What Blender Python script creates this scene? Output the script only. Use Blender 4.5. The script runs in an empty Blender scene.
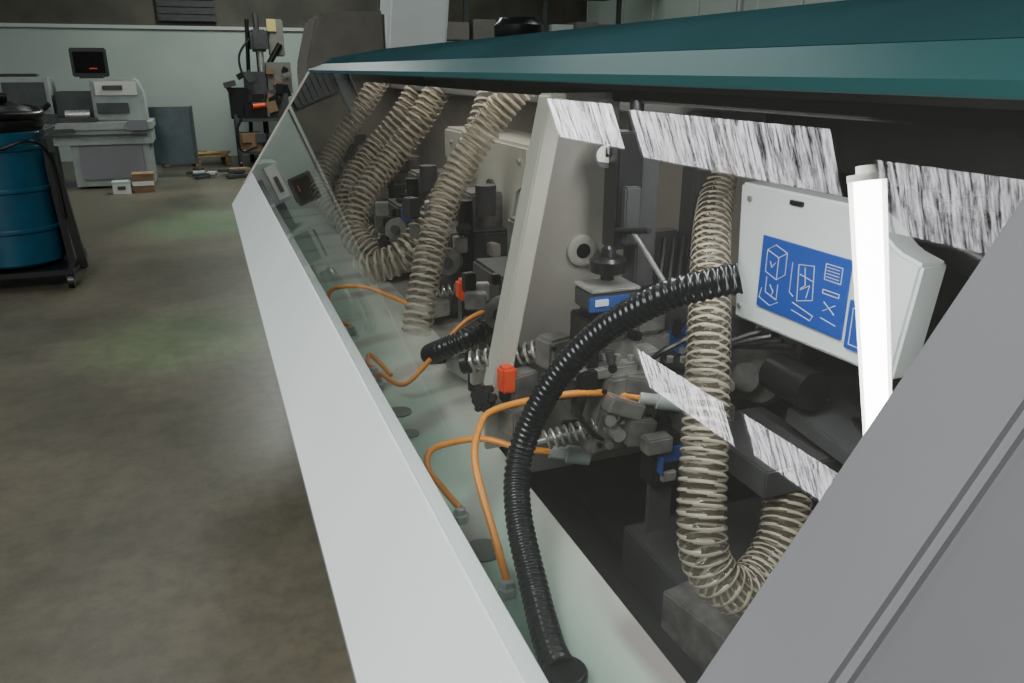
import bpy, bmesh, math, random
from mathutils import Vector, Matrix
random.seed(7)

# ---------------------------------------------------------------- materials
def mat(name, col, rough=.5, metal=0., noise=0., nscale=8., bump=0., alpha=None, spec=None, col2=None):
    m=bpy.data.materials.new(name); m.use_nodes=True
    nt=m.node_tree; b=nt.nodes['Principled BSDF']
    b.inputs['Roughness'].default_value=rough; b.inputs['Metallic'].default_value=metal
    b.inputs['Base Color'].default_value=(*col,1)
    if spec is not None: b.inputs['Specular IOR Level'].default_value=spec
    if alpha is not None: b.inputs['Alpha'].default_value=alpha
    tc=nt.nodes.new('ShaderNodeTexCoord')
    n=nt.nodes.new('ShaderNodeTexNoise'); n.inputs['Scale'].default_value=nscale; n.inputs['Detail'].default_value=6
    nt.links.new(tc.outputs['Object'],n.inputs['Vector'])
    if noise>0 or col2:
        r=nt.nodes.new('ShaderNodeValToRGB')
        c2=col2 if col2 else tuple(max(0,c*(1-noise)) for c in col)
        c1=col if col2 else tuple(min(1,c*(1+noise*.5)) for c in col)
        r.color_ramp.elements[0].position=.35; r.color_ramp.elements[0].color=(*c2,1)
        r.color_ramp.elements[1].position=.65; r.color_ramp.elements[1].color=(*c1,1)
        nt.links.new(n.outputs['Fac'],r.inputs['Fac']); nt.links.new(r.outputs['Color'],b.inputs['Base Color'])
    if bump>0:
        bn=nt.nodes.new('ShaderNodeBump'); bn.inputs['Strength'].default_value=bump; bn.inputs['Distance'].default_value=.01
        nt.links.new(n.outputs['Fac'],bn.inputs['Height']); nt.links.new(bn.outputs['Normal'],b.inputs['Normal'])
    return m

def emis(name,col,strength):
    m=bpy.data.materials.new(name); m.use_nodes=True
    nt=m.node_tree; nt.nodes.clear()
    o=nt.nodes.new('ShaderNodeOutputMaterial'); e=nt.nodes.new('ShaderNodeEmission')
    e.inputs[0].default_value=(*col,1); e.inputs[1].default_value=strength
    nt.links.new(e.outputs[0],o.inputs[0]); return m

M={}
M['white']=mat('painted_white',(.83,.89,.89),.35,noise=.04,nscale=3)
M['frame']=mat('painted_light_grey',(.20,.20,.215),.42,noise=.06,nscale=4)
M['frame2']=mat('painted_mid_grey',(.15,.15,.165),.45,noise=.08,nscale=4)
M['cream']=mat('cream_enamel',(.54,.52,.46),.45,noise=.08,nscale=6)
M['plate']=mat('grey_enamel',(.31,.29,.265),.5,noise=.12,nscale=5)
M['teal']=mat('teal_dark_paint',(.026,.066,.074),.6,noise=.15,nscale=2,spec=.0)
M['tealgloss']=mat('teal_gloss_edge',(.035,.105,.11),.45,noise=.1,nscale=2,spec=.1)
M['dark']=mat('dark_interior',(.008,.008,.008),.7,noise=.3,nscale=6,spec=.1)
M['darkgrey']=mat('dark_grey_casting',(.055,.055,.058),.5,noise=.25,nscale=10)
M['midgrey']=mat('cast_metal_grey',(.22,.21,.20),.4,metal=.4,noise=.4,nscale=24)
M['steel']=mat('machined_steel',(.55,.54,.52),.3,metal=.7,noise=.25,nscale=30)
M['black']=mat('black_plastic',(.010,.010,.011),.3)
M['blackhose']=mat('black_hose_rubber',(.007,.009,.012),.25)
M['red']=mat('orange_red_plastic',(.80,.08,.02),.4)
M['orange']=mat('orange_air_tube',(.80,.29,.035),.3)
M['blue']=mat('blue_label',(.014,.075,.42),.4)
M['bluedk']=mat('blue_plate',(.02,.07,.28),.4,noise=.2)
M['labelwhite']=mat('label_ink_white',(.6,.68,.8),.5)
M['ridge']=mat('clear_hose_spiral',(.52,.46,.36),.15,alpha=.75,noise=.1,nscale=30)
M['valley']=mat('clear_hose_wall',(.20,.165,.11),.08,alpha=.24,noise=.2,nscale=20)
M['connector']=mat('grey_fitting',(.42,.47,.45),.3)
M['gdisc']=mat('grey_disc',(.13,.17,.155),.5)
M['dial']=mat('dial_face',(.7,.7,.66),.4)
M['vacblue']=mat('vacuum_blue',(.009,.075,.135),.35,noise=.15)
M['beige']=mat('beige_housing',(.17,.16,.14),.5,noise=.12)
M['bench']=mat('bench_grey',(.30,.34,.32),.5,noise=.1)
M['benchd']=mat('bench_dark',(.05,.06,.06),.5,noise=.2)
M['wood']=mat('pallet_wood',(.30,.20,.11),.8,noise=.4,nscale=15)
M['card']=mat('cardboard',(.22,.135,.075),.8,noise=.15)
M['paper']=mat('paper_white',(.6,.6,.56),.7)
M['yellow']=mat('yellow_paint',(.5,.42,.15),.5)
M['screen']=mat('dark_panel',(.045,.065,.075),.35,noise=.2)

def table_mat():
    m=mat('green_lit_table_laminate',(.44,.56,.50),.32)
    nt=m.node_tree; b=nt.nodes['Principled BSDF']
    tc=nt.nodes.new('ShaderNodeTexCoord'); mp=nt.nodes.new('ShaderNodeMapping')
    mp.inputs['Location'].default_value=(-.75,-.55,0)
    mp.inputs['Scale'].default_value=(1,.7,1)
    w=nt.nodes.new('ShaderNodeTexWave'); w.wave_type='RINGS'; w.rings_direction='Z'
    w.inputs['Scale'].default_value=1.7; w.inputs['Distortion'].default_value=3.2; w.inputs['Detail'].default_value=3; w.inputs['Detail Scale'].default_value=.6
    # base: grey-cream, with green light near the operator edge painted into the colour
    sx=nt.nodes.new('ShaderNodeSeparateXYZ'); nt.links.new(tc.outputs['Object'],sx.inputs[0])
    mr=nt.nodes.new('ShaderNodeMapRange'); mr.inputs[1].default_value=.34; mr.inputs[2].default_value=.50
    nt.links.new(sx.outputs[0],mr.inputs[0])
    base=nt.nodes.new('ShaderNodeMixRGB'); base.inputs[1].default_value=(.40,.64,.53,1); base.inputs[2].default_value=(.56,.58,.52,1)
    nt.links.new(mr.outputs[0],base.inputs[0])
    r=nt.nodes.new('ShaderNodeValToRGB'); e=r.color_ramp.elements
    e[0].position=.70; e[0].color=(0,0,0,1); e[1].position=.95; e[1].color=(1,1,1,1)
    n=nt.nodes.new('ShaderNodeTexNoise'); n.inputs['Scale'].default_value=4
    rn=nt.nodes.new('ShaderNodeValToRGB'); rn.color_ramp.elements[0].position=.40; rn.color_ramp.elements[1].position=.60
    rn.color_ramp.elements[1].color=(.85,.85,.85,1)
    mul=nt.nodes.new('ShaderNodeMath'); mul.operation='MULTIPLY'
    mx=nt.nodes.new('ShaderNodeMixRGB'); mx.inputs['Color2'].default_value=(.30,.26,.255,1)
    nt.links.new(tc.outputs['Object'],mp.inputs[0]); nt.links.new(mp.outputs[0],w.inputs['Vector'])
    nt.links.new(w.outputs['Fac'],r.inputs[0]); nt.links.new(tc.outputs['Object'],n.inputs['Vector'])
    nt.links.new(n.outputs['Fac'],rn.inputs[0]); nt.links.new(rn.outputs[0],mul.inputs[0]); nt.links.new(r.outputs[0],mul.inputs[1])
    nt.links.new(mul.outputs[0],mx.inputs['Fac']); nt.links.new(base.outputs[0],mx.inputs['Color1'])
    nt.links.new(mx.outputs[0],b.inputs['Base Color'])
    return m
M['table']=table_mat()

def glass_mat():
    m=bpy.data.materials.new('acrylic_cover'); m.use_nodes=True
    nt=m.node_tree; nt.nodes.clear()
    o=nt.nodes.new('ShaderNodeOutputMaterial'); mix=nt.nodes.new('ShaderNodeMixShader')
    t=nt.nodes.new('ShaderNodeBsdfTransparent'); t.inputs[0].default_value=(.93,.96,.95,1)
    g=nt.nodes.new('ShaderNodeBsdfGlossy'); g.inputs['Roughness'].default_value=.012
    fr=nt.nodes.new('ShaderNodeFresnel'); fr.inputs['IOR'].default_value=1.5
    mu=nt.nodes.new('ShaderNodeMath'); mu.operation='MULTIPLY'; mu.inputs[1].default_value=1.7
    df=nt.nodes.new('ShaderNodeBsdfDiffuse'); df.inputs[0].default_value=(.7,.68,.64,1)
    m2=nt.nodes.new('ShaderNodeMixShader'); m2.inputs[0].default_value=.022
    nt.links.new(t.outputs[0],m2.inputs[1]); nt.links.new(df.outputs[0],m2.inputs[2])
    nt.links.new(fr.outputs[0],mu.inputs[0]); nt.links.new(mu.outputs[0],mix.inputs[0])
    nt.links.new(m2.outputs[0],mix.inputs[1]); nt.links.new(g.outputs[0],mix.inputs[2])
    nt.links.new(mix.outputs[0],o.inputs[0]); return m
M['glass']=glass_mat()

def sleeve_mat():
    m=bpy.data.materials.new('frosted_lamp_sleeve'); m.use_nodes=True
    nt=m.node_tree; nt.nodes.clear()
    o=nt.nodes.new('ShaderNodeOutputMaterial'); mix=nt.nodes.new('ShaderNodeMixShader'); mix.inputs[0].default_value=.35
    t=nt.nodes.new('ShaderNodeBsdfTransparent'); t.inputs[0].default_value=(.97,.97,.97,1)
    d=nt.nodes.new('ShaderNodeBsdfTranslucent'); d.inputs[0].default_value=(.9,.9,.88,1)
    nt.links.new(t.outputs[0],mix.inputs[1]); nt.links.new(d.outputs[0],mix.inputs[2]); nt.links.new(mix.outputs[0],o.inputs[0]); return m
M['sleeve']=sleeve_mat()

def skylight_mat(name,strength):
    m=bpy.data.materials.new(name); m.use_nodes=True
    nt=m.node_tree; nt.nodes.clear()
    o=nt.nodes.new('ShaderNodeOutputMaterial'); e=nt.nodes.new('ShaderNodeEmission')
    tc=nt.nodes.new('ShaderNodeTexCoord'); mp=nt.nodes.new('ShaderNodeMapping'); mp.inputs['Scale'].default_value=(1.3,15,1)
    mp.inputs['Rotation'].default_value=(0,0,.05)
    n=nt.nodes.new('ShaderNodeTexNoise'); n.inputs['Scale'].default_value=1.7; n.inputs['Detail'].default_value=8; n.inputs['Roughness'].default_value=.85
    r=nt.nodes.new('ShaderNodeValToRGB'); el=r.color_ramp.elements
    el[0].position=.44; el[0].color=(.0,.0,.0,1); el[1].position=.58; el[1].color=(.96,.95,1,1)
    nt.links.new(tc.outputs['Object'],mp.inputs[0]); nt.links.new(mp.outputs[0],n.inputs['Vector'])
    nt.links.new(n.outputs['Fac'],r.inputs[0]); nt.links.new(r.outputs[0],e.inputs[0])
    e.inputs[1].default_value=strength
    nt.links.new(e.outputs[0],o.inputs[0]); return m
M['sky']=skylight_mat('dirty_corrugated_skylight',14)
M['sky2']=skylight_mat('dirty_corrugated_skylight_bright',25)

def floor_mat():
    m=mat('stained_concrete',(.13,.125,.105),.45)
    nt=m.node_tree; b=nt.nodes['Principled BSDF']
    tc=nt.nodes.new('ShaderNodeTexCoord')
    n1=nt.nodes.new('ShaderNodeTexNoise'); n1.inputs['Scale'].default_value=.8; n1.inputs['Detail'].default_value=8; n1.inputs['Roughness'].default_value=.65
    n2=nt.nodes.new('ShaderNodeTexNoise'); n2.inputs['Scale'].default_value=11; n2.inputs['Detail'].default_value=10; n2.inputs['Roughness'].default_value=.75
    r1=nt.nodes.new('ShaderNodeValToRGB'); r1.color_ramp.elements[0].position=.32; r1.color_ramp.elements[0].color=(.080,.079,.056,1)
    r1.color_ramp.elements[1].position=.70; r1.color_ramp.elements[1].color=(.165,.145,.102,1)
    mx=nt.nodes.new('ShaderNodeMixRGB'); mx.blend_type='MULTIPLY'; mx.inputs['Fac'].default_value=.55
    r2=nt.nodes.new('ShaderNodeValToRGB'); r2.color_ramp.elements[0].position=.38; r2.color_ramp.elements[0].color=(.5,.5,.5,1)
    r2.color_ramp.elements[1].position=.58
    for n in (n1,n2): nt.links.new(tc.outputs['Object'],n.inputs['Vector'])
    nt.links.new(n1.outputs['Fac'],r1.inputs[0]); nt.links.new(n2.outputs['Fac'],r2.inputs[0])
    nt.links.new(r1.outputs[0],mx.inputs[1]); nt.links.new(r2.outputs[0],mx.inputs[2]); nt.links.new(mx.outputs[0],b.inputs['Base Color'])
    mr=nt.nodes.new('ShaderNodeMapRange'); mr.inputs[3].default_value=.28; mr.inputs[4].default_value=.5
    nt.links.new(n1.outputs['Fac'],mr.inputs[0]); nt.links.new(mr.outputs[0],b.inputs['Roughness'])
    return m
M['floor']=floor_mat()
M['wall']=mat('wall_pale_green',(.42,.49,.45),.7,noise=.1,nscale=.8)
M['wallup']=mat('wall_upper_brown',(.10,.095,.078),.8,noise=.3,nscale=1.5)
M['ceil']=mat('ceiling_grey',(.16,.16,.145),.9,noise=.2,nscale=1)
M['trim']=mat('trim_offwhite',(.5,.53,.5),.6)

# ---------------------------------------------------------------- builder
class B:
    def __init__(s,name): s.name=name; s.bm=bmesh.new(); s.mats=[]
    def mi(s,k):
        if k not in s.mats: s.mats.append(k)
        return s.mats.index(k)
    def _fin(s,faces,k,smooth=False):
        i=s.mi(k)
        for f in faces: f.material_index=i; f.smooth=smooth
    def box(s,c,size,k,rot=(0,0,0),bev=.003):
        r=bmesh.ops.create_cube(s.bm,size=1)
        vs=r['verts']; R=Matrix.Rotation(rot[2],4,'Z')@Matrix.Rotation(rot[1],4,'Y')@Matrix.Rotation(rot[0],4,'X')
        T=Matrix.Translation(c)@R@Matrix.Diagonal((*size,1))
        bmesh.ops.transform(s.bm,matrix=T,verts=vs)
        s._fin(set(f for v in vs for f in v.link_faces),k)
        if bev>0:
            es=set(e for v in vs for e in v.link_edges)
            r2=bmesh.ops.bevel(s.bm,geom=list(es),offset=min(bev,min(size)*.3),segments=2,affect='EDGES')
            s._fin(r2['faces'],k)
        return s
    def prism(s,pts,d,k,bev=.0):
        a=[s.bm.verts.new(p) for p in pts]; d=Vector(d); b=[s.bm.verts.new(Vector(p)+d) for p in pts]
        fs=[s.bm.faces.new(a),s.bm.faces.new(b[::-1])]
        n=len(a)
        for i in range(n): fs.append(s.bm.faces.new((a[i],b[i],b[(i+1)%n],a[(i+1)%n])))
        bmesh.ops.recalc_face_normals(s.bm,faces=fs)
        s._fin(fs,k)
        if bev>0:
            es=set(e for v in a+b for e in v.link_edges)
            r2=bmesh.ops.bevel(s.bm,geom=list(es),offset=bev,segments=2,affect='EDGES')
            s._fin(r2['faces'],k)
        return s
    def cyl(s,p0,p1,r,k,r2=None,n=24,bev=0):
        p0=Vector(p0);p1=Vector(p1); d=p1-p0; r2=r if r2 is None else r2
        q=d.to_track_quat('Z','Y').to_matrix().to_4x4()
        def ring(p,rr): return [s.bm.verts.new(p+q@Vector((rr*math.cos(2*math.pi*i/n),rr*math.sin(2*math.pi*i/n),0))) for i in range(n)]
        a=ring(p0,r); b=ring(p1,r2)
        sd=[s.bm.faces.new((a[i],a[(i+1)%n],b[(i+1)%n],b[i])) for i in range(n)]
        s._fin(sd,k,True); s._fin([s.bm.faces.new(a[::-1]),s.bm.faces.new(b)],k); return s
    def lathe(s,p,axis,prof,k,n=28):
        p=Vector(p); q=Vector(axis).to_track_quat('Z','Y').to_matrix().to_4x4(); rings=[]
        for h,r in prof: rings.append([s.bm.verts.new(p+q@Vector((r*math.cos(2*math.pi*i/n),r*math.sin(2*math.pi*i/n),h))) for i in range(n)])
        for a,b in zip(rings,rings[1:]):
            s._fin([s.bm.faces.new((a[i],a[(i+1)%n],b[(i+1)%n],b[i])) for i in range(n)],k,True)
        s._fin([s.bm.faces.new(rings[0][::-1]),s.bm.faces.new(rings[-1])],k); return s
    def sweep(s,pts,rf,k,step=.006,n=14,kf=None,cap=True):
        P=catmull(pts,step); N=len(P); L=0; rings=[]; phs=[]
        T0=(P[1]-P[0]).normalized()
        nrm=T0.orthogonal().normalized()
        for i,p in enumerate(P):
            T=(P[min(i+1,N-1)]-P[max(i-1,0)]).normalized()
            if i: L+=(p-P[i-1]).length
            nrm=(nrm-T*nrm.dot(T)).normalized(); bn=T.cross(nrm)
            ring=[]
            for j in range(n):
                th=2*math.pi*j/n; r=rf(L,th) if callable(rf) else rf
                ring.append(s.bm.verts.new(p+nrm*(r*math.cos(th))+bn*(r*math.sin(th))))
            rings.append(ring); phs.append(L)
        for i in range(N-1):
            a,b=rings[i],rings[i+1]
            for j in range(n):
                f=s.bm.faces.new((a[j],a[(j+1)%n],b[(j+1)%n],b[j]))
                kk=kf((phs[i]+phs[i+1])/2,2*math.pi*(j+.5)/n) if kf else k
                f.material_index=s.mi(kk); f.smooth=True
        if cap: s._fin([s.bm.faces.new(rings[0][::-1]),s.bm.faces.new(rings[-1])],k)
        return s
    def coil(s,p0,p1,R,r,turns,k):
        p0=Vector(p0);p1=Vector(p1);d=p1-p0;q=d.to_track_quat('Z','Y').to_matrix()
        pts=[]; m=int(turns*12)
        for i in range(m+1):
            t=i/m; th=2*math.pi*turns*t
            pts.append(p0+q@Vector((R*math.cos(th),R*math.sin(th),d.length*t)))
        s.sweep(pts,r,k,step=.02,n=6); return s
    def done(s,sharp=True):
        me=bpy.data.meshes.new(s.name); s.bm.to_mesh(me); s.bm.free()
        for k in s.mats: me.materials.append(M[k])
        if sharp:
            try: me.set_sharp_from_angle(angle=math.radians(38))
            except Exception: pass
        o=bpy.data.objects.new(s.name,me); bpy.context.collection.objects.link(o); return o

def catmull(pts,step):
    pts=[Vector(p) for p in pts]
    if len(pts)==2: pts=[pts[0],pts[0].lerp(pts[1],.5),pts[1]]
    Q=[pts[0]*2-pts[1]]+pts+[pts[-1]*2-pts[-2]]
    out=[]
    for i in range(1,len(Q)-2):
        p0,p1,p2,p3=Q[i-1:i+3]; m=max(2,int(round((p2-p1).length/step)))
        for j in range(m):
            t=j/m
            out.append(.5*((2*p1)+(p2-p0)*t+(2*p0-5*p1+4*p2-p3)*t*t+(3*p1-p0-3*p2+p3)*t**3))
    out.append(pts[-1]); return out

def group(name,objs):
    e=bpy.data.objects.new(name,None); bpy.context.collection.objects.link(e)
    for o in objs: o.parent=e
    return e

# ---------------------------------------------------------------- room
YB=16.5; XL=-9; XR=8; YF=-4; ZC=5.0
B('floor').box(((XL+XR)/2,(YB+YF)/2,-.05),(XR-XL+.4,YB-YF+.4,.1),'floor',bev=0).done()
b=B('wall_back'); b.box(((XL+XR)/2,YB+.1,1.15),(XR-XL,.2,2.3),'wall',bev=0); b.box(((XL+XR)/2,YB+.1,3.7),(XR-XL,.18,2.8),'wallup',bev=0); b.done()
B('trim_back').box(((XL+XR)/2,YB-.02,2.3),(XR-XL,.08,.06),'trim').done()
B('wall_left').box((XL-.1,(YB+YF)/2,2.55),(.2,YB-YF,5.1),'wall',bev=0).done()
B('wall_right').box((XR+.1,(YB+YF)/2,2.55),(.2,YB-YF,5.1),'wall',bev=0).done()
B('wall_front').box(((XL+XR)/2,YF-.1,2.55),(XR-XL,.2,5.1),'wall',bev=0).done()
b=B('ceiling'); b.box(((XL+XR)/2,(YB+YF)/2,ZC+.06),(XR-XL+.4,YB-YF+.4,.1),'ceil',bev=0)
for y in range(-3,17,3): b.box((XR/2,y,ZC-.06),(XR,.1,.12),'benchd')
b.done()
for (x0,x1,y0,y1,k) in [(-1.72,-1.13,8.2,10.15,'sky'),(-1.78,-1.18,4.76,7.9,'sky'),(-2.0,-1.38,3.1,4.42,'sky'),(-5.75,-5.0,5.5,7.25,'sky2'),(-5.85,-5.05,7.6,9.9,'sky2')]:
    b=B('skylight')
    b.box(((x0+x1)/2,(y0+y1)/2,ZC-.02),(x1-x0,y1-y0,.02),k,bev=0)
    for xx in (x0,x1): b.box((xx,(y0+y1)/2,ZC-.02),(.04,y1-y0+.04,.08),'benchd')
    for yy in (y0,y1): b.box(((x0+x1)/2,yy,ZC-.02),(x1-x0,.04,.08),'benchd')
    b.done()

for k,(y0,y1) in enumerate([(8.5,10.6),(11,13.2),(13.6,15.8)]):
    b=B('window_%d'%(k+1))
    b.box((XR-.03,(y0+y1)/2,2.75),(.06,y1-y0,1.5),'trim')
    b.box((XR-.07,(y0+y1)/2,2.75),(.03,y1-y0-.14,1.36),'wall')
    b.box((XR-.09,(y0+y1)/2,2.75),(.03,.05,1.36),'trim'); b.done()

# ---------------------------------------------------------------- edge banding machine
Y0,Y1=-.25,4.62
def gp(h,off=0):
    return (.578-.68*h+off, 1.6-h)
b=B('front_rail')
xa,za=gp(.533); xb,zb=gp(.712)
prof=[(xa,za),(xa+.022,za+.004),(xb+.035,zb-.006),(xb,zb)]
b.prism([(x,Y0,z) for x,z in prof],(0,Y1-Y0,0),'white',bev=.003)
b.prism([(x,Y0,z) for x,z in [(xb,zb),(xb+.035,zb-.006),(xb+.12,zb-.045),(xb+.11,zb-.06),(xb+.005,zb-.02)]],(0,Y1-Y0,0),'frame')
p_rail=b.done()
b=B('acrylic_window')
x1,z1=gp(.015); x0,z0=gp(.533)
vs=[b.bm.verts.new(p) for p in [(x1,.36,z1),(x1,Y1-.03,z1),(x0,Y1-.03,z0),(x0,.36,z0)]]
b._fin([b.bm.faces.new(vs)],'glass'); p_glass=b.done()
b=B('hood_end_frames')
def slab(y0,y1,h0,h1,th,k,out=0.,bv=.004):
    a=gp(h0); c=gp(h1); n=(.827,-.5625)
    pr=[(a[0]-n[0]*out,a[1]-n[1]*out),(a[0]+n[0]*th,a[1]+n[1]*th),(c[0]+n[0]*th,c[1]+n[1]*th),(c[0]-n[0]*out,c[1]-n[1]*out)]
    b.prism([(x,y0,z) for x,z in pr],(0,y1-y0,0),k,bev=bv)
slab(.286,.375,.01,.60,.03,'frame',.014,.006)
slab(Y0,.290,.01,.60,.03,'frame2',.002)
slab(Y1-.05,Y1,.0,.6,.03,'cream',.004)
for yy,k in ((Y1-.02,'plate'),(Y0,'frame')):
    b.prism([(.578,yy,1.59),(.12,yy,.90),(.3,yy,.82),(1.4,yy,.82),(1.4,yy,1.6)],(0,.02,0),k)
p_frames=b.done()
b=B('hood_top')
b.prism([(x,Y0-.02,z) for x,z in [(.565,1.578),(.563,1.592),(.66,1.626),(.67,1.612),(.60,1.583)]],(0,Y1-Y0+.04,0),'tealgloss')
b.prism([(x,Y0-.02,z) for x,z in [(.655,1.625),(.70,1.655),(1.0,1.705),(1.25,1.722),(1.42,1.70),(1.46,1.60),(1.44,1.60),(1.40,1.68),(1.2,1.70),(.70,1.635),(.665,1.612)]],(0,Y1-Y0+.04,0),'teal')
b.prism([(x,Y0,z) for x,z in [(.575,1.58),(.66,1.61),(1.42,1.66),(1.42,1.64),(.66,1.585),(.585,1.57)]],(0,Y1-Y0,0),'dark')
p_top=b.done()
b=B('machine_base')
b.box((.36,2.2,.79),(.28,4.75,.09),'frame')
b.box((.42,2.2,.40),(.14,4.7,.72),'frame')
b.box((.95,2.2,.25),(1.0,4.7,.42),'darkgrey')
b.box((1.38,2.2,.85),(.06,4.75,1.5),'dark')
b.prism([(.50,Y0,.80),(.50,Y0,.46),(.86,Y0,.46)],(0,4.7,0),'darkgrey')
b.box((1.2,3.0,1.15),(.05,3.1,.9),'plate')
b.box((.93,3.0,.80),(.72,3.15,.09),'plate')
p_base=b.done()
b=B('table_strip')
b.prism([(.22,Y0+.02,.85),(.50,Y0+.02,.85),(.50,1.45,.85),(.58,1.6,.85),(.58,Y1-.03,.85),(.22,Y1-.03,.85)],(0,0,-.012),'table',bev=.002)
for (x,y,r) in [(.348,1.05,.032),(.345,1.64,.028),(.34,1.52,.02)]: b.cyl((x,y,.849),(x,y,.853),r,'gdisc',n=32)
p_table=b.done()
b=B('divider_plate')
b.prism([(.565,1.30,1.56),(.70,1.30,1.56),(.70,1.30,.90),(.44,1.30,.90),(.44,1.30,1.0)],(0,.012,0),'plate')
b.prism([(.548,1.262,1.56),(.580,1.262,1.56),(.468,1.262,1.0),(.432,1.262,1.0)],(0,.05,0),'cream',bev=.003)
b.lathe((.632,1.305,1.28),(0,-1,0),[(0,.030),(.012,.030),(.014,.026),(.014,.018)],'plate')
b.cyl((.632,1.29,1.28),(.632,1.2895,1.28),.014,'dark')
b.prism([(.60,1.29,1.04),(.70,1.29,1.1),(.70,1.29,1.02),(.60,1.29,.97)],(0,-.03,0),'midgrey')
p_div=b.done()
b=B('interior_framework')
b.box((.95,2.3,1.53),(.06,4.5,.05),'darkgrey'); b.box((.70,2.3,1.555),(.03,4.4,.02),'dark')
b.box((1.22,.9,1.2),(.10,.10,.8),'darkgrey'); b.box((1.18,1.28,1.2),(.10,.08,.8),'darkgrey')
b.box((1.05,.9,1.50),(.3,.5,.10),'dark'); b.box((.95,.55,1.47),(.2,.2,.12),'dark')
b.box((.88,1.30,1.25),(.05,.05,.55),'darkgrey'); b.box((.80,1.33,1.10),(.10,.04,.4),'darkgrey')
b.box((1.15,.75,.98),(.35,1.1,.05),'darkgrey')
b.box((.76,.95,.66),(.14,.16,.10),'midgrey',rot=(0,0,.2)); b.box((.9,1.1,.62),(.35,.3,.15),'darkgrey')
b.box((1.08,.78,1.36),(.14,.26,.10),'black',bev=.01); b.cyl((1.02,.62,1.3),(1.02,.9,1.37),.03,'black')
b.box((1.02,1.22,1.46),(.10,.18,.10),'darkgrey'); b.box((1.1,1.1,1.47),(.06,.5,.03),'midgrey')
b.cyl((1.15,.45,1.25),(1.15,1.2,1.25),.05,'black'); b.cyl((1.25,.4,1.42),(1.25,1.2,1.42),.035,'black')
b.sweep([(1.0,.45,1.5),(1.0,.6,1.42),(1.1,.8,1.45),(1.0,1.1,1.5)],.02,'black',n=10)
b.sweep([(.98,.5,1.35),(1.02,.62,1.28),(.99,.75,1.45)],.015,'black',n=10)
p_int=b.done()
group('edge_banding_machine',[p_rail,p_glass,p_frames,p_top,p_base,p_table,p_div,p_int])

def knob(b,p,ax,r,k='black',lobes=6):
    p=Vector(p); ax=Vector(ax).normalized()
    b.cyl(p,p+ax*r*.8,r*.55,k); q=ax.to_track_quat('Z','Y').to_matrix()
    for i in range(lobes):
        d=q@Vector((math.cos(2*math.pi*i/lobes),math.sin(2*math.pi*i/lobes),0))
        b.cyl(p+d*r*.72,p+d*r*.72+ax*r*.7,r*.34,k,n=12)
    b.cyl(p-ax*r*.9,p,r*.2,'steel',n=12)
def bolt(b,p,ax,r=.005):
    p=Vector(p); ax=Vector(ax).normalized(); b.cyl(p,p+ax*.005,r,'black',n=6)
b=B('edge_trimming_unit')
b.box((.67,1.22,1.40),(.05,.05,.20),'black'); b.box((.72,1.24,1.36),(.04,.05,.28),'darkgrey')
b.box((.67,1.19,1.36),(.03,.02,.10),'darkgrey'); b.cyl((.69,1.22,1.50),(.69,1.22,1.55),.012,'black')
b.cyl((.652,1.25,1.457),(.6425,1.2305,1.459),.022,'darkgrey'); b.cyl((.6425,1.2305,1.459),(.642,1.2295,1.459),.018,'dial')
b.cyl((.6418,1.229,1.459),(.6415,1.2285,1.459),.003,'black',n=10); b.box((.640,1.2285,1.465),(.002,.002,.014),'black',bev=0)
b.lathe((.623,1.175,1.255),(0,0,1),[(0,.012),(.012,.012),(.014,.030),(.034,.032),(.040,.026),(.041,.014),(.055,.012),(.06,.006)],'black')
b.box((.62,1.17,1.225),(.09,.07,.035),'darkgrey'); b.box((.605,1.131,1.225),(.075,.004,.026),'bluedk'); b.box((.59,1.128,1.228),(.025,.003,.012),'labelwhite'); b.box((.62,1.17,1.246),(.094,.074,.006),'steel')
b.box((.62,1.18,1.18),(.06,.07,.07),'darkgrey'); b.box((.66,1.19,1.13),(.16,.09,.045),'midgrey')
b.box((.66,1.18,1.158),(.12,.06,.012),'steel'); b.box((.70,1.17,1.185),(.05,.06,.05),'midgrey'); b.box((.715,1.16,1.22),(.03,.05,.03),'black')
b.box((.575,1.16,1.15),(.02,.08,.10),'black')
b.cyl((.66,1.16,1.34),(.72,1.10,1.22),.0045,'steel'); b.cyl((.645,1.19,1.335),(.675,1.13,1.345),.006,'black')
b.coil((.425,1.34,1.07),(.535,1.26,1.105),.019,.0032,9,'steel'); b.cyl((.41,1.35,1.066),(.56,1.24,1.112),.008,'midgrey')
b.cyl((.412,1.35,1.066),(.422,1.343,1.069),.022,'black')
b.box((.555,1.24,1.11),(.06,.05,.06),'midgrey',rot=(0,0,.3),bev=.006); b.box((.60,1.22,1.09),(.10,.06,.04),'midgrey')
b.box((.459,1.235,1.070),(.03,.03,.05),'red',bev=.005); b.box((.459,1.24,1.036),(.024,.02,.02),'black')
b.box((.49,1.25,1.03),(.06,.04,.09),'midgrey',rot=(0,0,.3)); b.box((.475,1.23,.99),(.05,.05,.05),'midgrey',rot=(0,0,.3))
knob(b,(.413,1.22,1.049),(-.6,-.7,.3),.022); knob(b,(.425,1.26,1.02),(-.6,-.7,.3),.02)
b.coil((.496,1.145,.982),(.60,1.115,1.008),.016,.0028,9,'steel'); b.cyl((.48,1.15,.978),(.64,1.10,1.017),.006,'steel')
b.prism([(.56,1.16,.96),(.66,1.16,.96),(.70,1.16,1.02),(.68,1.16,1.10),(.60,1.16,1.10),(.58,1.16,1.04)],(0,-.06,0),'midgrey',bev=.006)
b.box((.62,1.09,1.05),(.07,.03,.03),'steel',rot=(0,.4,0)); b.box((.65,1.085,1.0),(.05,.03,.05),'midgrey',rot=(0,.2,0)); b.cyl((.61,1.10,1.0),(.61,1.08,1.0),.012,'steel')
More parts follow.
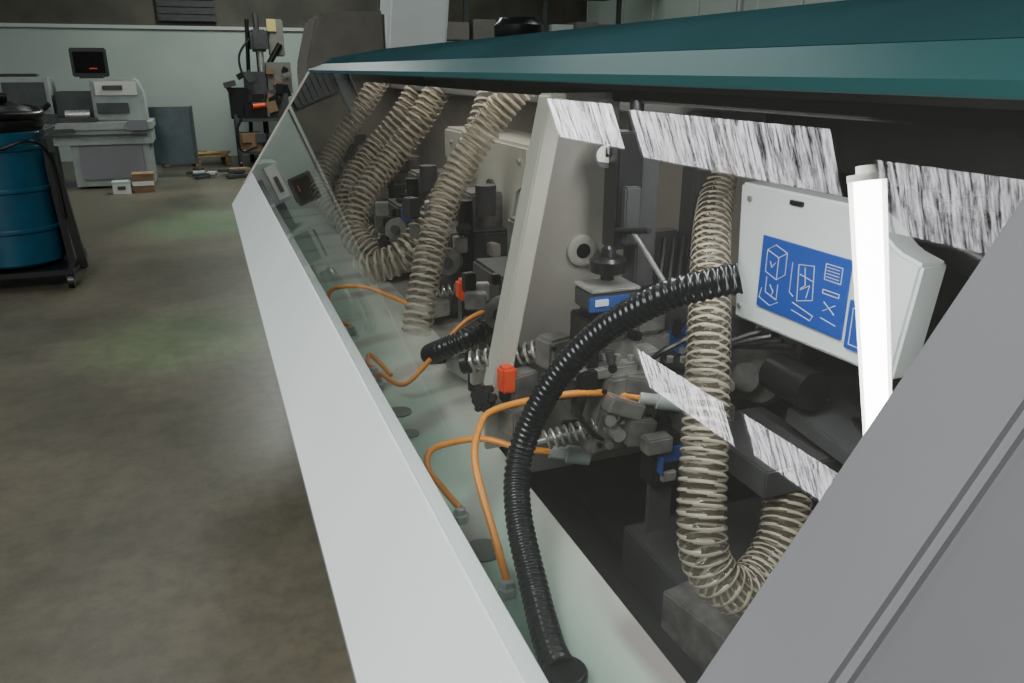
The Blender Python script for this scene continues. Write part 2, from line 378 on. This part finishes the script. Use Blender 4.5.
b.box((.70,1.10,1.075),(.14,.05,.03),'midgrey',rot=(0,.15,-.3)); b.box((.73,1.05,1.0),(.03,.07,.16),'darkgrey')
b.box((.60,1.14,1.105),(.12,.05,.02),'steel'); b.box((.55,1.17,1.075),(.05,.04,.05),'darkgrey'); b.box((.68,1.13,1.115),(.03,.05,.05),'steel')
b.box((.70,1.077,.948),(.07,.05,.10),'black'); b.box((.672,1.05,.95),(.003,.03,.035),'bluedk')
b.box((.70,1.048,.965),(.05,.006,.03),'bluedk'); b.box((.69,1.045,.925),(.03,.01,.02),'steel')
b.box((.665,1.05,.99),(.05,.03,.03),'midgrey'); b.box((.69,1.07,.86),(.05,.008,.12),'darkgrey')
b.box((.763,1.176,1.126),(.05,.03,.05),'bluedk'); b.box((.76,1.19,1.14),(.12,.05,.14),'darkgrey'); b.box((.83,1.22,1.05),(.25,.08,.20),'darkgrey')
b.box((.80,1.12,1.00),(.08,.10,.05),'midgrey'); b.box((.85,1.0,.97),(.16,.22,.05),'darkgrey')
b.lathe((.97,1.14,1.055),(-1,-.35,.05),[(0,.062),(.05,.062),(.06,.055),(.062,.03),(.09,.028),(.092,.012)],'midgrey')
b.cyl((.9,.95,1.09),(.9,1.05,1.09),.035,'black'); b.cyl((.95,.78,1.02),(1.0,1.05,1.0),.03,'black')
b.box((.95,.9,1.02),(.12,.2,.03),'darkgrey',rot=(.1,0,0))
for i in range(7):
    b.cyl((.60+.02*i,1.13-.01*i,1.125),(.60+.02*i,1.13-.01*i,1.135),.006,'steel',n=8)
for x,y,z in [(.585,1.099,1.08),(.66,1.099,1.08),(.675,1.099,1.02),(.58,1.099,.98),(.54,1.214,1.125),(.57,1.214,1.095)]: bolt(b,(x,y,z),(0,-1,0))
R=random.Random(21)
for i in range(34):
    b.box((.56+R.uniform(0,.3),1.10+R.uniform(0,.12),R.uniform(.96,1.2)),(R.uniform(.012,.04),R.uniform(.015,.035),R.uniform(.010,.04)),R.choice(['steel','midgrey','black','darkgrey','black']),rot=(0,R.uniform(-.2,.2),R.uniform(-.4,.4)))
for i in range(18):
    x=.56+R.uniform(0,.28); y=1.09+R.uniform(0,.1); z=R.uniform(.97,1.17)
    b.cyl((x,y,z),(x-.012,y-.025,z+.004),R.uniform(.005,.013),R.choice(['steel','black','midgrey']),n=14)
for i in range(4):
    b.sweep([(.78+.02*i,1.25,1.3),(.75+.02*i,1.2,1.2),(.80+.02*i,1.15,1.12),(.9,1.1-.03*i,1.15)],.006,'black',n=8,step=.02)
b.sweep([(.70,1.1,1.1),(.66,1.07,1.14),(.72,1.05,1.18),(.80,1.1,1.2)],.005,'black',n=8,step=.02)
b.sweep([(.58,1.15,1.1),(.54,1.12,1.06),(.57,1.10,1.0),(.63,1.12,.97)],.005,'black',n=8,step=.02)
b.done()

def unit(y,sd,x=.66):
    R=random.Random(sd); b=B('edge_processing_unit')
    b.box((x+.12,y+.1,.99),(.26,.22,.26),'darkgrey',bev=.008)
    b.box((x+.15,y+.12,1.16),(.14,.14,.14),'midgrey',bev=.008)
    b.box((x-.02,y+.05,.93),(.12,.12,.12),'midgrey',rot=(0,0,R.uniform(-.3,.3)))
    b.box((x-.08,y,.90),(.08,.14,.05),'steel',rot=(0,0,R.uniform(-.3,.3)))
    b.cyl((x-.02,y-.06,1.05),(x-.04,y-.095,1.055),.040,'midgrey'); b.cyl((x-.04,y-.095,1.055),(x-.047,y-.107,1.057),.016,'darkgrey')
    b.cyl((x+.05,y,1.0),(x+.05,y,1.22),.024,'black'); b.cyl((x+.1,y-.05,1.18),(x+.1,y-.05,1.27),.032,'darkgrey')
    knob(b,(x-.07,y-.05,1.0),(-.7,-.5,.4),.024); knob(b,(x+.02,y-.08,1.14),(-.3,-.5,.8),.022)
    b.coil((x-.1,y-.05,.95),(x+.02,y-.09,.97),.015,.003,7,'steel')
    b.box((x+.01,y-.07,1.10),(.04,.03,.05),'bluedk' if sd%2 else 'steel')
    for i in range(18):
        b.box((x+R.uniform(-.12,.15),y+R.uniform(-.14,.12),R.uniform(.88,1.2)),(R.uniform(.015,.05),R.uniform(.015,.05),R.uniform(.015,.07)),R.choice(['steel','midgrey','black','plate','darkgrey','black']),rot=(0,0,R.uniform(-.5,.5)))
    for i in range(3):
        a=Vector((x+R.uniform(-.08,.1),y,1.0)); 
        b.sweep([a,a+Vector((-.06,.08,-.06)),a+Vector((.02,.16,-.08)),a+Vector((.1,.1,.15))],.007,'black',n=8,step=.02)
    return b.done()
for i,y in enumerate([1.75,2.3,2.85,3.4,3.95,4.35]): unit(y,i+1,.64+.03*(i%2))
b=B('cutter_guard_housing')
b.prism([(.86,2.14,1.39),(.86,3.0,1.39),(.86,3.0,1.28),(.86,2.62,1.12),(.86,2.45,1.02),(.86,2.3,1.06),(.86,2.22,1.24),(.86,2.14,1.28)],(.2,0,0),'cream',bev=.01)
b.cyl((.862,2.45,1.22),(.85,2.45,1.22),.04,'darkgrey')
for yy in (2.2,2.9): b.cyl((.86,yy,1.34),(.852,yy,1.34),.008,'steel',n=10)
b.done()
b=B('release_button'); b.box((.585,1.88,1.06),(.045,.045,.055),'red',bev=.008); b.box((.595,1.90,1.0),(.04,.04,.09),'black'); b.done()
b=B('release_button'); b.box((.585,3.95,.96),(.06,.05,.08),'red',bev=.008); b.box((.60,3.97,.89),(.05,.04,.08),'black'); b.done()

# ---------------------------------------------------------------- hoses
def clear_hose(pts,r0,r1=None,pitch=.015,seg=22):
    r1=r1 or r0; L=sum((Vector(a)-Vector(b)).length for a,b in zip(pts,pts[1:]))
    def ph(l,th): return ((l/pitch+th/(2*math.pi))%1)
    def rf(l,th):
        c=math.cos(2*math.pi*ph(l,th)); r=r0+(r1-r0)*min(1,l/L)
        return r*(1+.075*c)
    b=B('clear_duct_hose'); b.sweep(pts,rf,'ridge',step=pitch/6,n=seg,kf=lambda l,th:'ridge' if (ph(l,th)<.17 or ph(l,th)>.83) else 'valley',cap=False)
    return b.done(False)
clear_hose([(1.0,1.39,1.58),(.96,1.34,1.50),(.91,1.28,1.39),(.84,1.19,1.32),(.77,1.08,1.23),(.72,1.00,1.15),(.67,.92,1.04),(.64,.87,.95),(.645,.85,.88),(.69,.83,.835),(.77,.86,.84),(.82,.89,.88),(.86,.94,.94)],.030,.039,pitch=.0155)
clear_hose([(.90,2.12,1.60),(.83,2.16,1.54),(.75,2.20,1.43),(.66,2.19,1.31),(.58,2.12,1.18),(.52,2.04,1.06),(.47,1.96,.93)],.044,.040,pitch=.021)
clear_hose([(1.0,2.74,1.6),(.89,2.65,1.40),(.79,2.63,1.24),(.67,2.56,1.10),(.56,2.51,1.01),(.43,2.56,.96)],.052,.052,pitch=.026)
clear_hose([(1.0,3.72,1.6),(.86,3.68,1.40),(.72,3.67,1.25),(.58,3.56,1.11),(.53,3.41,.98),(.60,3.26,.925),(.71,3.2,.92)],.052,.052,pitch=.028)
clear_hose([(.97,3.28,1.6),(.83,3.24,1.40),(.70,3.23,1.25),(.56,3.12,1.13),(.49,2.99,1.0),(.55,2.84,.935)],.052,.052,pitch=.028)
clear_hose([(.91,4.22,1.6),(.76,4.17,1.40),(.61,4.15,1.21),(.51,4.02,1.05),(.54,3.85,.95),(.62,3.79,.92)],.052,.052,pitch=.028)
b=B('black_corrugated_hose')
b.sweep([(.352,.745,.86),(.355,.79,.862),(.37,.88,.885),(.39,1.0,.945),(.42,1.065,1.01),(.46,1.04,1.13),(.51,.98,1.23),(.56,.90,1.30),(.60,.86,1.325),(.64,.835,1.338)],
   lambda l,th:.0205*(1+.07*math.cos(2*math.pi*l/.0105)),'blackhose',step=.0105/6,n=24)
b.lathe((.352,.735,.85),(0,.02,1),[(0,.030),(.018,.030),(.022,.026)],'blackhose'); b.done(False)
b=B('black_corrugated_hose')
b.sweep([(.60,1.75,1.0),(.53,1.68,1.0),(.47,1.70,.97),(.46,1.78,.93),(.52,1.85,.90)],lambda l,th:.024*(1+.07*math.cos(2*math.pi*l/.012)),'blackhose',step=.002,n=18); b.done(False)
def airtube(base,pts,end=True):
    b=B('orange_air_tube'); b.sweep([(base[0],base[1],base[2]+.02)]+pts,.0062,'orange',step=.01,n=10)
    x,y,z=base
    b.lathe((x,y,.85),(0,0,1),[(0,.015),(.014,.015),(.016,.011),(.026,.011),(.028,.008)],'connector',n=6)
    if end:
        p=Vector(pts[-1]); d=(p-Vector(pts[-2])).normalized(); b.lathe(p-d*.01,d,[(0,.012),(.03,.012),(.032,.017),(.075,.017),(.077,.010)],'connector',n=12)
    b.done()
airtube((.345,.93,.855),[(.342,.97,.92),(.343,1.068,1.0),(.365,1.11,1.045),(.40,1.125,1.065),(.508,1.11,1.08),(.60,1.11,1.07),(.66,1.09,1.06)])
airtube((.34,1.15,.855),[(.318,1.20,.90),(.306,1.235,.92),(.325,1.258,.943),(.408,1.243,.955),(.471,1.20,.945),(.532,1.18,.935)])
airtube((.33,1.80,.855),[(.335,1.78,.895),(.372,1.696,.895),(.454,1.72,.95),(.536,1.733,1.02),(.60,1.70,1.06)])
airtube((.34,2.24,.855),[(.30,2.28,.89),(.291,2.317,.91),(.307,2.364,.96),(.396,2.33,.97),(.465,2.27,.95),(.52,2.2,.93)])
airtube((.335,1.88,.855),[(.325,1.9,.88),(.335,1.93,.895),(.36,1.88,.875),(.372,1.85,.86)],False)

# ---------------------------------------------------------------- white control box with label
b=B('control_box')
face=[(1.172,1.41),(.90,1.41),(.865,1.395),(.81,1.36),(.765,1.35),(.785,1.175),(1.155,1.165)]
b.prism([(.88,y,z) for y,z in face],(.05,0,0),'white',bev=.005)
b.box((.878,1.02,1.395),(.006,.03,.008),'black',bev=.001)
b.box((.8775,.988,1.268),(.003,.205,.125),'blue',bev=0)
b.box((.8775,.850,1.235),(.003,.055,.075),'blue',bev=0)
def ln(y0,z0,y1,z1,w=.0011):
    p=Vector((.8755,y0,z0));q=Vector((.8755,y1,z1));d=q-p
    b.box((p+q)/2,(.001,d.length,w),'labelwhite',rot=(math.atan2(d.z,d.y),0,0),bev=0)
def rect(y0,z0,y1,z1):
    ln(y0,z0,y1,z0);ln(y0,z1,y1,z1);ln(y0,z0,y0,z1);ln(y1,z0,y1,z1)
def poly(*p):
    for a,c in zip(p,p[1:]): ln(*a,*c)
poly((1.075,1.27),(1.045,1.262),(1.045,1.30),(1.075,1.308),(1.075,1.27)); poly((1.075,1.308),(1.055,1.32),(1.025,1.312),(1.045,1.30)); poly((1.025,1.312),(1.025,1.275),(1.045,1.262))
poly((1.07,1.262),(1.07,1.235),(1.04,1.228),(1.04,1.255)); poly((1.08,1.24),(1.085,1.222),(1.055,1.214),(1.035,1.225)); poly((1.06,1.25),(1.05,1.24),(1.055,1.23)); poly((1.065,1.29),(1.06,1.28),(1.052,1.29))
poly((.995,1.30),(.96,1.305),(.955,1.25),(.99,1.24),(.995,1.30)); poly((.99,1.285),(.958,1.28)); poly((.985,1.26),(.965,1.272),(.97,1.25)); poly((.98,1.298),(.975,1.27),(.985,1.262))
poly((1.0,1.235),(.95,1.225),(.955,1.216),(1.0,1.222)); poly((1.01,1.30),(1.01,1.25),(1.0,1.245))
rect(.935,1.268,.90,1.274); rect(.935,1.29,.90,1.315)
for i in range(4): ln(.932,1.31-.005*i,.905,1.31-.005*i,.0008)
poly((.93,1.255),(.905,1.24)); poly((.93,1.24),(.905,1.255)); ln(.932,1.228,.90,1.224)
rect(.868,1.205,.845,1.262)
for yy,zz in ((1.14,1.385),(1.14,1.19)): b.cyl((.88,yy,zz),(.876,yy,zz),.005,'steel',n=10)
b.done()

M['lamp']=emis('lamp_glow',(1,.99,.95),20)
b=B('tube_lamp')
p0=Vector((.72,.645,1.175));p1=Vector((.72,.722,1.475)); d=(p1-p0).normalized()
b.cyl(p0,p1,.0130,'lamp',r2=.0155,n=20)
b.cyl(p0,p1,.0165,'sleeve',r2=.021,n=24)
b.cyl(p0-d*.012,p0,.018,'paper'); b.cyl(p1,p1+d*.008,.022,'paper'); b.cyl(p1+d*.008,p1+d*.018,.012,'paper')
b.done()

b=B('black_motor_cap'); b.lathe((1.36,3.5,1.712),(0,0,1),[(0,.10),(.03,.11),(.07,.11),(.085,.09),(.10,.08)],'black'); b.done()

# ---------------------------------------------------------------- background
b=B('industrial_drum_vacuum')
cx,cy=-1.49,7.05; R=.34
prof=[(0,R-.02),(.02,R),(.22,R)]
for h in (.25,.55,.85): prof+= [(h,R),(h+.01,R+.012),(h+.03,R+.012),(h+.04,R)]
prof+=[(.98,R),(1.0,R-.02)]
b.lathe((cx,cy,.17),(0,0,1),prof,'vacblue',n=40)
b.lathe((cx,cy,1.16),(0,0,1),[(0,R-.01),(.03,R+.01),(.08,R+.01),(.10,R-.02),(.17,R-.08),(.21,.15),(.22,.05)],'black',n=40)
b.sweep([(cx-.1,cy-.3,1.2),(cx+.1,cy-.34,1.28),(cx+.33,cy-.1,1.27),(cx+.25,cy+.2,1.3),(cx-.1,cy+.3,1.32),(cx-.35,cy,1.36),(cx-.1,cy-.25,1.42),(cx+.15,cy-.1,1.40)],.035,'black',n=12,step=.02)
b.box((cx,cy,.13),(.85,.80,.04),'black'); b.box((cx+.36,cy+.05,.6),(.05,.30,1.0),'black',rot=(0,-.05,0))
b.box((cx+.42,cy-.1,.55),(.06,.06,.9),'black',rot=(0,-.10,0)); b.cyl((cx+.36,cy-.2,1.16),(cx+.36,cy+.3,1.16),.018,'black')
b.sweep([(cx+.1,cy-.36,1.05),(cx+.3,cy-.3,1.1),(cx+.38,cy-.15,.95),(cx+.4,cy-.15,.5)],.012,'black',n=8,step=.03)
b.sweep([(cx-.3,cy-.36,1.0),(cx-.05,cy-.38,1.02),(cx+.1,cy-.34,1.12)],.006,'yellow',n=8,step=.03)
for dx in (-.38,.40):
    for dy in (-.36,.36):
        b.cyl((cx+dx-.02,cy+dy,.055),(cx+dx+.02,cy+dy,.055),.055,'black'); b.box((cx+dx,cy+dy,.10),(.06,.05,.06),'darkgrey')
b.done()
b=B('machining_bench')
b.box((-1.85,12.9,.70),(2.3,.9,.20),'bench'); b.box((-1.85,12.9,.85),(2.35,.95,.10),'bench')
b.box((-1.25,12.9,.33),(1.0,.8,.60),'bench'); b.box((-2.5,12.9,.33),(1.0,.6,.60),'benchd')
b.box((-1.25,12.48,.35),(.8,.02,.45),'frame'); b.box((-1.85,12.4,.73),(2.2,.02,.03),'benchd')
b.prism([(-1.4,12.6,.90),(-.74,12.6,.90),(-.74,12.6,1.25),(-.82,12.6,1.47),(-1.4,12.6,1.47)],(0,.6,0),'bench',bev=.02)
b.box((-1.08,12.59,1.34),(.52,.02,.18),'paper'); b.box((-1.12,12.57,1.35),(.25,.02,.06),'benchd'); b.box((-1.15,12.57,1.08),(.4,.02,.14),'benchd')
b.box((-2.35,12.95,1.2),(.9,.6,.58),'bench'); b.box((-2.2,12.63,1.25),(.5,.03,.35),'benchd'); b.box((-1.6,12.9,1.1),(.5,.4,.4),'benchd')
b.cyl((-1.75,12.6,1.0),(-1.45,12.6,1.0),.06,'steel'); b.box((-1.62,12.55,.93),(.5,.2,.06),'darkgrey')
b.box((-.86,12.4,.86),(.25,.1,.14),'frame'); b.box((-1.9,12.38,.80),(.5,.03,.05),'benchd')
b.box((-2.0,12.5,.96),(.3,.2,.12),'darkgrey'); b.cyl((-2.1,12.5,1.0),(-1.9,12.45,1.15),.03,'black')
for x in (-2.9,-.85): b.box((x,12.6,.05),(.1,.1,.1),'black')
b.done()
b=B('crt_monitor'); b.box((-1.38,12.85,1.68),(.46,.05,.38),'black',bev=.02); b.box((-1.38,12.82,1.68),(.38,.01,.28),'dark'); b.box((-1.38,13.0,1.66),(.34,.28,.30),'black',bev=.04); b.box((-1.38,12.9,1.49),(.3,.2,.04),'black')
b.box((-1.34,12.815,1.6),(.10,.008,.015),'red'); b.done()
b=B('keyboard'); b.box((-2.25,12.8,1.51),(.45,.2,.03),'black'); b.box((-2.25,12.79,1.53),(.41,.16,.01),'benchd'); b.done()
b=B('leaning_panel'); b.box((-.46,13.5,.62),(.60,.04,.86),'screen',rot=(-.12,0,0)); 
for x in (-.77,-.15): b.box((x,13.48,.62),(.03,.06,.88),'benchd',rot=(-.12,0,0))
b.done()
b=B('cardboard_box'); b.box((-.86,12.0,.12),(.26,.26,.24),'card'); b.box((-.86,12.0,.245),(.28,.28,.015),'wood'); b.box((-.86,11.86,.12),(.27,.01,.06),'paper'); b.done()
b=B('small_white_box'); b.box((-1.13,11.9,.07),(.22,.2,.14),'paper'); b.box((-1.13,11.9,.15),(.23,.21,.03),'wall'); b.box((-1.13,11.795,.08),(.1,.01,.05),'benchd'); b.done()
b=B('wood_pallet')
for i in range(6): b.box((-.25+.02*i,14.9+.16*i,.15),(1.1,.10,.025),'wood',rot=(0,0,.08))
for x in (-.7,-.2,.3): b.box((x,15.3,.07),(.09,.95,.13),'wood',rot=(0,0,.08))
b.box((0,15.1,.2),(.5,.1,.03),'yellow',rot=(0,0,.5)); b.box((-.3,15.2,.22),(.6,.12,.03),'wood',rot=(0,0,-.3)); b.done()
b=B('scrap_pile')
R=random.Random(3)
for i in range(14): b.box((.15+R.uniform(-.35,.35),13.2+R.uniform(-.4,.4),.02+R.uniform(0,.08)),(R.uniform(.1,.35),R.uniform(.06,.15),.04),R.choice(['benchd','wood','paper','darkgrey']),rot=(0,0,R.uniform(-1,1)))
b.done()
b=B('tool_trolley')
b.box((1.05,14.6,.78),(1.1,.6,.05),'benchd'); b.box((1.05,14.6,.25),(1.1,.6,.05),'benchd')
for x in (.52,1.58):
    for y in (14.33,14.87): b.box((x,y,.45),(.05,.05,.85),'benchd'); b.cyl((x-.02,y,.06),(x+.02,y,.06),.06,'black')
b.box((.85,14.5,.92),(.35,.3,.24),'black'); b.cyl((.8,14.3,1.0),(1.0,14.35,1.02),.04,'red'); b.box((1.25,14.6,1.0),(.3,.4,.4),'darkgrey')
b.box((.6,14.6,1.05),(.3,.35,.5),'black'); b.box((.9,14.7,1.3),(.35,.3,.5),'darkgrey'); b.box((1.3,14.7,1.45),(.4,.3,.5),'beige')
b.box((.72,14.5,.42),(.35,.4,.30),'card'); b.box((1.2,14.5,.4),(.4,.4,.26),'darkgrey')
b.sweep([(.6,14.3,.8),(.5,14.2,.6),(.55,14.2,.3),(.8,14.2,.35)],.02,'black',n=8,step=.05)
for i in range(16): b.box((.45+R.uniform(0,1.1),14.3+R.uniform(0,.3),R.uniform(.85,1.6)),(R.uniform(.08,.2),.1,R.uniform(.05,.2)),R.choice(['black','benchd','card','darkgrey','beige','black']),rot=(0,R.uniform(-.6,.6),0))
for i in range(5): b.box((.55+R.uniform(0,.8),14.3,R.uniform(.3,.5)),(R.uniform(.1,.2),.1,.15),R.choice(['card','benchd','black']))
b.done()
b=B('drill_press')
b.cyl((1.05,15.3,0),(1.05,15.3,2.5),.05,'darkgrey'); b.box((1.05,15.3,.04),(.5,.5,.08),'darkgrey')
b.box((1.05,15.1,2.05),(.28,.6,.35),'darkgrey',bev=.04); b.cyl((1.05,14.9,1.55),(1.05,14.9,1.95),.05,'steel'); b.box((1.05,15.1,1.35),(.4,.4,.04),'steel')
b.box((1.35,15.2,2.1),(.25,.35,.6),'beige',bev=.02); b.box((1.28,15.0,2.3),(.15,.02,.2),'yellow'); b.sweep([(1.2,15,1.6),(.8,14.9,1.4),(.7,14.9,1.8),(1.0,15,2.2)],.02,'black',n=8,step=.05)
b.cyl((.75,15.3,0),(.9,15.25,2.4),.035,'black'); b.cyl((1.0,15,1.4),(1.4,15,2.0),.05,'black'); b.done()
b=B('beige_machine_cabinet')
b.prism([(.69,5.7,0),(1.24,5.7,0),(1.24,5.7,1.97),(.86,5.7,1.96),(.78,5.7,1.93),(.69,5.7,1.62)],(0,.6,0),'beige',bev=.02)
b.box((.98,5.69,1.2),(.4,.02,.5),'benchd'); b.done()
b=B('white_exhaust_duct'); b.box((1.80,7.0,2.35),(.50,.4,3.2),'white',rot=(0,.10,0),bev=.02)
b.box((1.70,7.0,.75),(.6,.5,.10),'white',bev=.02); b.box((1.70,7.0,.36),(.45,.4,.72),'beige'); b.done()
b=B('storage_rack')
for z in (.5,1.2,1.9,2.6): b.box((4.2,11.5,z),(3.6,.6,.04),'benchd')
for x in (2.4,3.6,4.8,6.0): b.box((x,11.3,1.4),(.06,.06,2.8),'benchd')
for i in range(9):
    for z in (.52,1.22,1.92): b.box((2.65+.4*i,11.4,z+.17),(.34,.4,R.uniform(.2,.34)),R.choice(['card','beige','wall','benchd','beige']),bev=.01)
b.done()
b=B('roof_beam'); b.box((3.5,13.5,3.05),(8.8,.15,.25),'benchd'); b.box((3.5,13.5,3.15),(8.8,.3,.03),'benchd'); b.box((3.5,13.5,2.93),(8.8,.3,.03),'benchd'); b.done()
b=B('roller_shutter'); b.box((-.05,YB-.05,3.0),(1.0,.06,1.2),'benchd'); 
for i in range(10): b.box((-.05,YB-.09,2.45+.12*i),(.95,.03,.08),'darkgrey')
b.done()

# ---------------------------------------------------------------- lights
def area(name,loc,rot,size,energy,col=(1,1,1)):
    l=bpy.data.lights.new(name,'AREA'); l.energy=energy; l.size=size[0]; l.shape='RECTANGLE'; l.size_y=size[1]; l.color=col
    o=bpy.data.objects.new(name,l); o.location=loc; o.rotation_euler=rot; bpy.context.collection.objects.link(o); return o
def spot(name,loc,target,energy,ang,col,blend=1):
    l=bpy.data.lights.new(name,'SPOT'); l.energy=energy; l.spot_size=ang; l.spot_blend=blend; l.color=col; l.shadow_soft_size=.15
    o=bpy.data.objects.new(name,l); o.location=loc; o.rotation_euler=(Vector(target)-Vector(loc)).to_track_quat('-Z','Y').to_euler(); bpy.context.collection.objects.link(o)
spot('green_bounce_fill',(-1.5,6,4.6),(.05,9.3,0),1100,.36,(.15,1,.4))  # added spots, stand in for green light bounced off the teal hood
spot('green_bounce_fill.001',(-1.5,3.5,4.6),(-.25,5.1,0),480,.32,(.3,1,.35))
area('ceiling_fill_light',(3.5,8,4.8),(0,0,0),(1,6),110,(.95,1,.97))  # added fill lights to brighten hall and back wall, not actual fixtures
area('ceiling_fill_light.001',(1.3,12.5,4.7),(0,0,0),(1,3),230,(.93,1,.95))
area('ceiling_fill_light.002',(-3.0,-1.0,4.8),(0,0,0),(3,3),470,(.98,1,.97))
area('hood_interior_light',(.82,2.95,1.535),(0,0,0),(.22,3.0),7,(1,.95,.86))
area('hood_interior_light.001',(.66,.95,1.55),(0,0,0),(.04,.5),2,(1,.99,.96))
w=bpy.data.worlds.new('World'); bpy.context.scene.world=w; w.use_nodes=True
w.node_tree.nodes['Background'].inputs[0].default_value=(.6,.65,.65,1); w.node_tree.nodes['Background'].inputs[1].default_value=.3

# ---------------------------------------------------------------- camera
c=bpy.data.cameras.new('camera'); c.lens=784/1024*36; c.sensor_width=36; c.clip_start=.02
co=bpy.data.objects.new('camera',c); bpy.context.collection.objects.link(co)
co.location=(0,0,1.6); co.rotation_euler=(math.radians(90-19.2),0,math.radians(-20.8))
bpy.context.scene.camera=co
